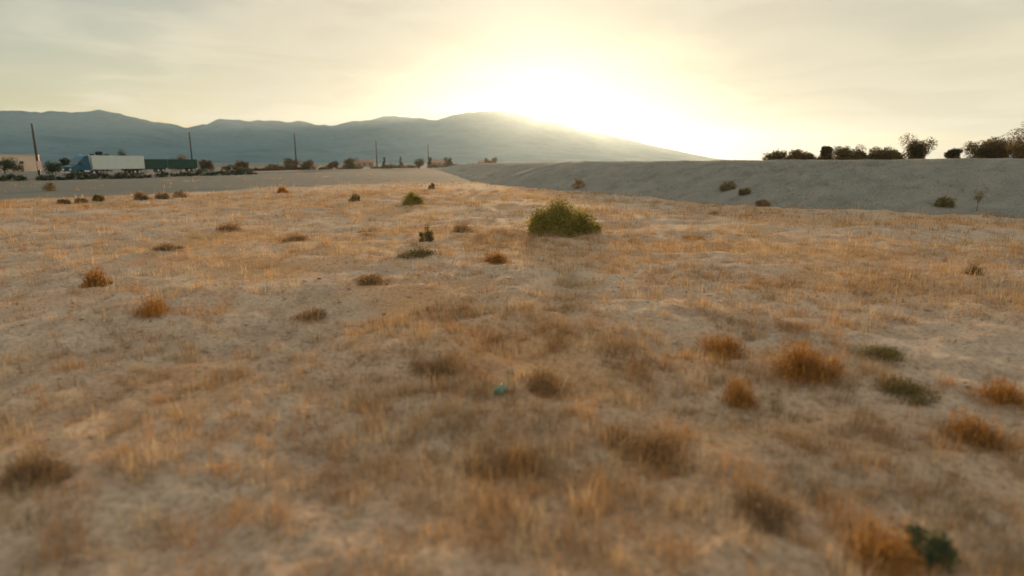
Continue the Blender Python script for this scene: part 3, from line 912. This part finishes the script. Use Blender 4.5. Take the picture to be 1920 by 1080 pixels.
# ------------------------------------------------------------------ truck
M_BLUE = plain('blue_cab_paint', (0.0, 0.075, 0.12), 0.45, 0.06, 1.0, spec=0.35)
M_WHITE = plain('white_trailer_skin', (0.50, 0.54, 0.50), 0.55, 0.06, 0.8)
M_TYRE = plain('tyre_rubber', (0.02, 0.02, 0.02), 0.9, 0.1)
M_RIM = plain('wheel_steel', (0.45, 0.45, 0.45), 0.4, 0.1, metal=0.8)
M_GLASS = plain('dark_glass', (0.02, 0.03, 0.035), 0.08, 0.05, spec=0.8)
M_CHASSIS = plain('dark_chassis_steel', (0.03, 0.03, 0.03), 0.7, 0.1)
M_LAMP = plain('lamp_lens', (0.75, 0.72, 0.6), 0.15, 0.05)
def wheel(parent, x, y, r=0.52, w=0.3):
    t = BM().tube([(x - w / 2, y, r), (x - w / 2 + .04, y, r), (x + w / 2 - .04, y, r), (x + w / 2, y, r)], [r - .05, r, r, r - .05], 20).build('wheel', M_TYRE, parent)
    BM().tube([(x - w / 2 - .012, y, r), (x + w / 2 + .012, y, r)], [r * .55, r * .55], 14).build('rim', M_RIM, t)
def build_truck():
    # local frame: +y is the way it drives (nose), x across
    e = empty('semi_truck', rp(0, -4.2), 0)
    e.rotation_euler[2] = math.atan2(RD_D[0], -RD_D[1])          # nose towards the near end of the road
    a = math.atan2(-(-RD_D[0]), (-RD_D[1]))
    e.rotation_euler[2] = math.atan2(RD_D[0], -RD_D[1])
    tag(e, 'semi truck with blue cab and white box trailer on the highway', 'truck')
    cab = BM().extrude_profile([(8.6, 0.55), (8.75, 1.2), (8.65, 1.75), (7.25, 2.0), (6.75, 2.75), (5.6, 3.75), (4.6, 3.95), (4.6, 0.8), (6.3, 0.8), (6.5, 1.15), (7.5, 1.15), (7.7, 0.55)], -1.2, 1.2, 0.09).build('cab', M_BLUE, e)
    BM().box((0, 7.02, 2.42), (2.0, 0.05, 0.78), 0.0, Matrix.Rotation(0.56, 4, 'X')).build('windscreen', M_GLASS, cab)
    for s in (-1, 1):
        BM().box((s * 1.205, 6.2, 2.35), (0.02, 0.85, 0.62), 0.006).build('side_window', M_GLASS, cab)
        BM().box((s * 0.85, 8.74, 1.15), (0.42, 0.05, 0.24), 0.02).build('headlight', M_LAMP, cab)
        BM().tube([(s * 1.0, 4.45, 0.9), (s * 1.0, 4.45, 4.1)], [0.08, 0.08], 10).build('exhaust_stack', M_RIM, e)
        BM().tube([(s * 1.0, 4.7, 0.75), (s * 1.0, 6.1, 0.75)], [0.3, 0.3], 14).build('fuel_tank', M_RIM, e)
        BM().box((s * 1.42, 6.75, 2.3), (0.08, 0.2, 0.5), 0.03).build('mirror', M_CHASSIS, cab)
    BM().box((0, 8.79, 0.62), (2.35, 0.14, 0.36), 0.04).build('bumper', M_RIM, e)
    BM().box((0, 8.70, 1.28), (1.1, 0.12, 0.7), 0.03).build('grille', M_CHASSIS, cab)
    BM().box((0, 3.4, 0.85), (0.95, 9.2, 0.22)).build('chassis', M_CHASSIS, e)
    tr = BM().box((0, -2.4, 2.55), (2.55, 13.0, 2.72), 0.04).build('trailer_box', M_WHITE, e)
    for s in (-1, 1):
        BM().box((s * 1.285, -2.4, 1.24), (0.03, 12.9, 0.1)).build('side_rail', M_RIM, tr)
        BM().box((s * 0.62, -8.915, 2.55), (1.2, 0.03, 2.5), 0.01).build('rear_door', M_WHITE, tr)
        BM().box((s * 1.0, 1.6, 0.75), (0.1, 0.1, 0.95)).build('landing_leg', M_CHASSIS, tr)
    BM().box((0, -6.6, 0.95), (1.1, 4.4, 0.3)).build('bogie', M_CHASSIS, e)
    for y in (7.1, 3.9, 2.7, -6.2, -7.4):
        for s in (-1, 1):
            wheel(e, s * 1.05, y)
build_truck()

# ------------------------------------------------------------------ containers, sign panel, buildings
M_GREEN = plain('dark_green_paint', (0.012, 0.05, 0.034), 0.6, 0.15, 1.5)
def box_trailer(ln, loc, rz, lab):
    e = tag(empty('box_trailer', loc, rz), lab, 'trailer', 'dark green trailers parked along the highway')
    w, h, z0 = 2.5, 2.35, 1.05
    bx = BM().box((0, 0, z0 + h / 2), (ln, w, h), 0.05).build('trailer_box', M_GREEN, e)
    for k in range(int(ln / 0.6)):
        for s in (-1, 1):
            BM().box((-ln / 2 + 0.4 + k * 0.6, s * (w / 2 + .012), z0 + h / 2), (0.06, 0.03, h - 0.2)).build('side_rib', M_GREEN, bx)
    for sy in (-1, 1):
        d = BM().box((ln / 2 + .02, sy * w / 4, z0 + h / 2), (.05, w / 2 - .1, h - .2), 0.01).build('door', M_GREEN, bx)
        BM().tube([(ln / 2 + .06, sy * 0.35, z0 + 0.2), (ln / 2 + .06, sy * 0.35, z0 + h - .2)], [.02, .02], 6).build('lock_rod', M_RIM, d)
        BM().box((-ln / 2 + 1.2, sy * 0.9, 0.57), (.1, .1, 1.15)).build('landing_leg', M_CHASSIS, e)
        for k in (0, 1):
            t = BM().tube([(ln / 2 - 1.1 - k * 1.15, sy * 1.15 - .14, .5), (ln / 2 - 1.1 - k * 1.15, sy * 1.15 + .14, .5)], [.5, .5], 18).build('wheel', M_TYRE, e)
            BM().tube([(ln / 2 - 1.1 - k * 1.15, sy * 1.15 - .155, .5), (ln / 2 - 1.1 - k * 1.15, sy * 1.15 + .155, .5)], [.27, .27], 12).build('rim', M_RIM, t)
    BM().box((0, 0, z0 - .15), (ln - .4, 1.0, .24)).build('chassis', M_CHASSIS, e)
box_trailer(6.2, (-94.0, 161.0, 0.28), math.atan2(RD_D[1], RD_D[0]) - 0.55, 'dark green box trailer right behind the white trailer')
box_trailer(7.4, (-92.8, 173.0, 0.28), math.atan2(RD_D[1], RD_D[0]) - 0.65, 'dark green box trailer next to the second utility pole')
HEDGE = [leafy_bush(5.0, 1.35, 2600, 0.075, GREY_G, 12, 22) for _ in range(3)]
for k in range(17):
    al = -58 + k * 5.1 + random.uniform(-.8, .8)
    p = RD_A + RD_D * al + RD_N * (12.0 + random.uniform(-1, 1))
    plant('roadside_bush', HEDGE[k % 3], p[0], p[1], 'low dark bush in the roadside strip below the highway', 'bush', 'low dark bushes along the highway edge', scale=random.uniform(.75, 1.1))
def sign_panel():
    e = tag(empty('sign_panel', (-101.0, 131.5, 0.0), 0.55), 'small pale pink upright panel on a post between the pole and the blue cab', 'sign')
    BM().box((0, 0, 1.0), (0.09, 0.09, 2.3)).build('post', M_RIM, e)
    BM().box((0, -0.07, 2.2), (0.75, 0.04, 1.9), 0.01).build('panel', plain('pink_panel', (0.70, 0.42, 0.36), 0.6, 0.06), e)
sign_panel()
M_TAN = plain('pale_tan_render', (0.62, 0.47, 0.36), 0.85, 0.08, 0.3)
M_ROOF = plain('brown_roof', (0.22, 0.13, 0.09), 0.85, 0.2, 0.8)
M_PINKW = plain('pinkish_render', (0.30, 0.19, 0.13), 0.85, 0.1, 0.4)
def house(x, y, w, d, h, rh, lab, mat, name='house', nwin=3, rz=0.0, group=None):
    e = tag(empty(name, (x, y, -0.05), rz), lab, 'building', group)
    wl = BM().box((0, 0, h / 2), (w, d, h)).build('wall', mat, e)
    if rh > 0:
        BM().extrude_profile([(-d / 2 - .4, h + .01), (d / 2 + .4, h + .01), (0, h + rh)], -w / 2 - .4, w / 2 + .4).build('roof', M_ROOF, e)
    else:
        BM().box((0, 0, h + 0.12), (w + .3, d + .3, 0.22)).build('roof', mat, e)
    for k in range(nwin):
        wx = -w / 2 + w * (k + 0.75) / (nwin + 0.5)
        f = BM().box((wx, -d / 2 - .03, h * .55), (1.3, .08, 1.2)).build('window', mat, e)
        BM().box((wx, -d / 2 - .085, h * .55), (1.1, .04, 1.0)).build('pane', M_GLASS, f)
    BM().box((w * .38, -d / 2 - .04, 1.05), (1.0, .1, 2.1)).build('door', M_ROOF, e)
    return e
house(-176, 201, 34, 16, 5.2, 0, 'long pale tan flat roofed building at the far left edge', M_TAN, 'warehouse', 6, 0.6)
HG = 'small far houses on the horizon'
FARB = [leafy_bush(7.0, 2.3, 1800, 0.13, LEAFY, 10, 20) for _ in range(3)]
for k in range(46):
    al = 62 + k * 5.2 + random.uniform(-2, 2)
    p = RD_A + RD_D * al + RD_N * (-22 + 0.16 * (k * 5.2) + random.uniform(-5, 5))
    plant('far_bush', FARB[k % 3], p[0], p[1], 'low brown far bush in the hazy strip along the horizon', 'bush', 'low far bushes on the horizon', scale=random.uniform(.6, 1.15))
house(-98, 410, 12, 8, 3.2, 1.6, 'small far house behind the brown bushes near the fourth pole', M_PINKW, rz=0.2, group=HG)
house(-50, 430, 12, 8, 3.2, 1.8, 'small far house on the horizon right of the pointed tree', M_PINKW, rz=-0.1, group=HG)
house(-18, 420, 10, 7, 3.0, 1.6, 'small far house closest to the sun glow', M_PINKW, rz=0.0, group=HG)

# ------------------------------------------------------------------ small things on the soil
def stone_slab():
    bm = bmesh.new()
    n = 9
    bot, top = [], []
    for k in range(n):
        a = 2 * math.pi * k / n
        r = 0.22 * (0.8 + 0.35 * random.random())
        bot.append(bm.verts.new((math.cos(a) * r, math.sin(a) * r * 0.7, -0.03)))
        top.append(bm.verts.new((math.cos(a) * r * 0.93, math.sin(a) * r * 0.65, 0.085 + random.uniform(-.015, .015))))
    bm.faces.new(bot[::-1]); bm.faces.new(top)
    for k in range(n):
        bm.faces.new((bot[k], bot[(k + 1) % n], top[(k + 1) % n], top[k]))
    bmesh.ops.bevel(bm, geom=bm.edges[:], offset=0.012, segments=2, affect='EDGES')
    me = bpy.data.meshes.new('stone_slab')
    bm.to_mesh(me); bm.free()
    me.materials.append(plain('pale_stone', (0.42, 0.36, 0.29), 0.9, 0.2, 18, bump=0.5))
    tag(link('stone_slab', me, loc=(4.81, 10.0, gz(4.81, 10.0) + 0.02), rot=(0.05, 0.04, 0.3)), 'pale flat stone slab on the soil behind the two rust mounds', 'stone')
stone_slab()
def scrap():
    n = 9
    u = np.linspace(-0.5, 0.5, n)
    U, V = np.meshgrid(u, u, indexing='ij')
    Z = 0.045 * np.sin(U * 7 + V * 3) + 0.03 * np.sin(V * 11 - U * 4) + 0.06
    P = np.stack([U * 0.15 + 0.02 * V, V * 0.12, Z], -1)
    me = grid_mesh('plastic_scrap', P, plain('teal_plastic', (0.13, 0.26, 0.22), 0.4, 0.1), True)
    o = link('plastic_scrap', me, loc=(-0.15, 6.8, gz(-0.15, 6.8) - 0.005), rot=(0.1, 0.1, 0.5))
    s = o.modifiers.new('thickness', 'SOLIDIFY'); s.thickness = 0.002
    tag(o, 'small crumpled teal plastic scrap on the soil near the centre', 'litter')
scrap()
x, y = 0.56, 6.75
me = BM().tube([(0, 0, -0.02), (0.03, 0.01, 0.12), (0.075, 0.0, 0.24), (0.10, 0.0, 0.30)], [0.005, 0.0045, 0.004, 0.0015], 6).mesh('dry_stalk', plain('pale_straw', (0.62, 0.5, 0.34), 0.7, 0.1))
tag(link('dry_stalk', me, loc=(x, y, gz(x, y))), 'single pale bent stalk standing in the near field beside the teal scrap', 'stalk')
plant('green_weed', leafy_bush(0.34, 0.26, 900, 0.014, [(0.07, 0.10, 0.055), (0.06, 0.085, 0.05), (0.09, 0.11, 0.05)], 7, 22), 2.98, 3.85, 'small dark green weed at the bottom edge toward the right', 'weed')

# ------------------------------------------------------------------ haze
def build_haze():
    m, T = mat_new('haze_air')
    v = T.n('ShaderNodeVolumePrincipled', i={'Color': (0.61, 0.80, 1.0, 1), 'Density': 4.9e-5, 'Anisotropy': 0.74})
    T.n('ShaderNodeOutputMaterial', i={'Volume': v.outputs[0]})
    me = BM().box((0, 0, 225), (21000, 21000, 462)).mesh('haze', m)
    tag(link('haze', me), 'thin pale haze over the whole plain', 'haze', kind='stuff')
build_haze()
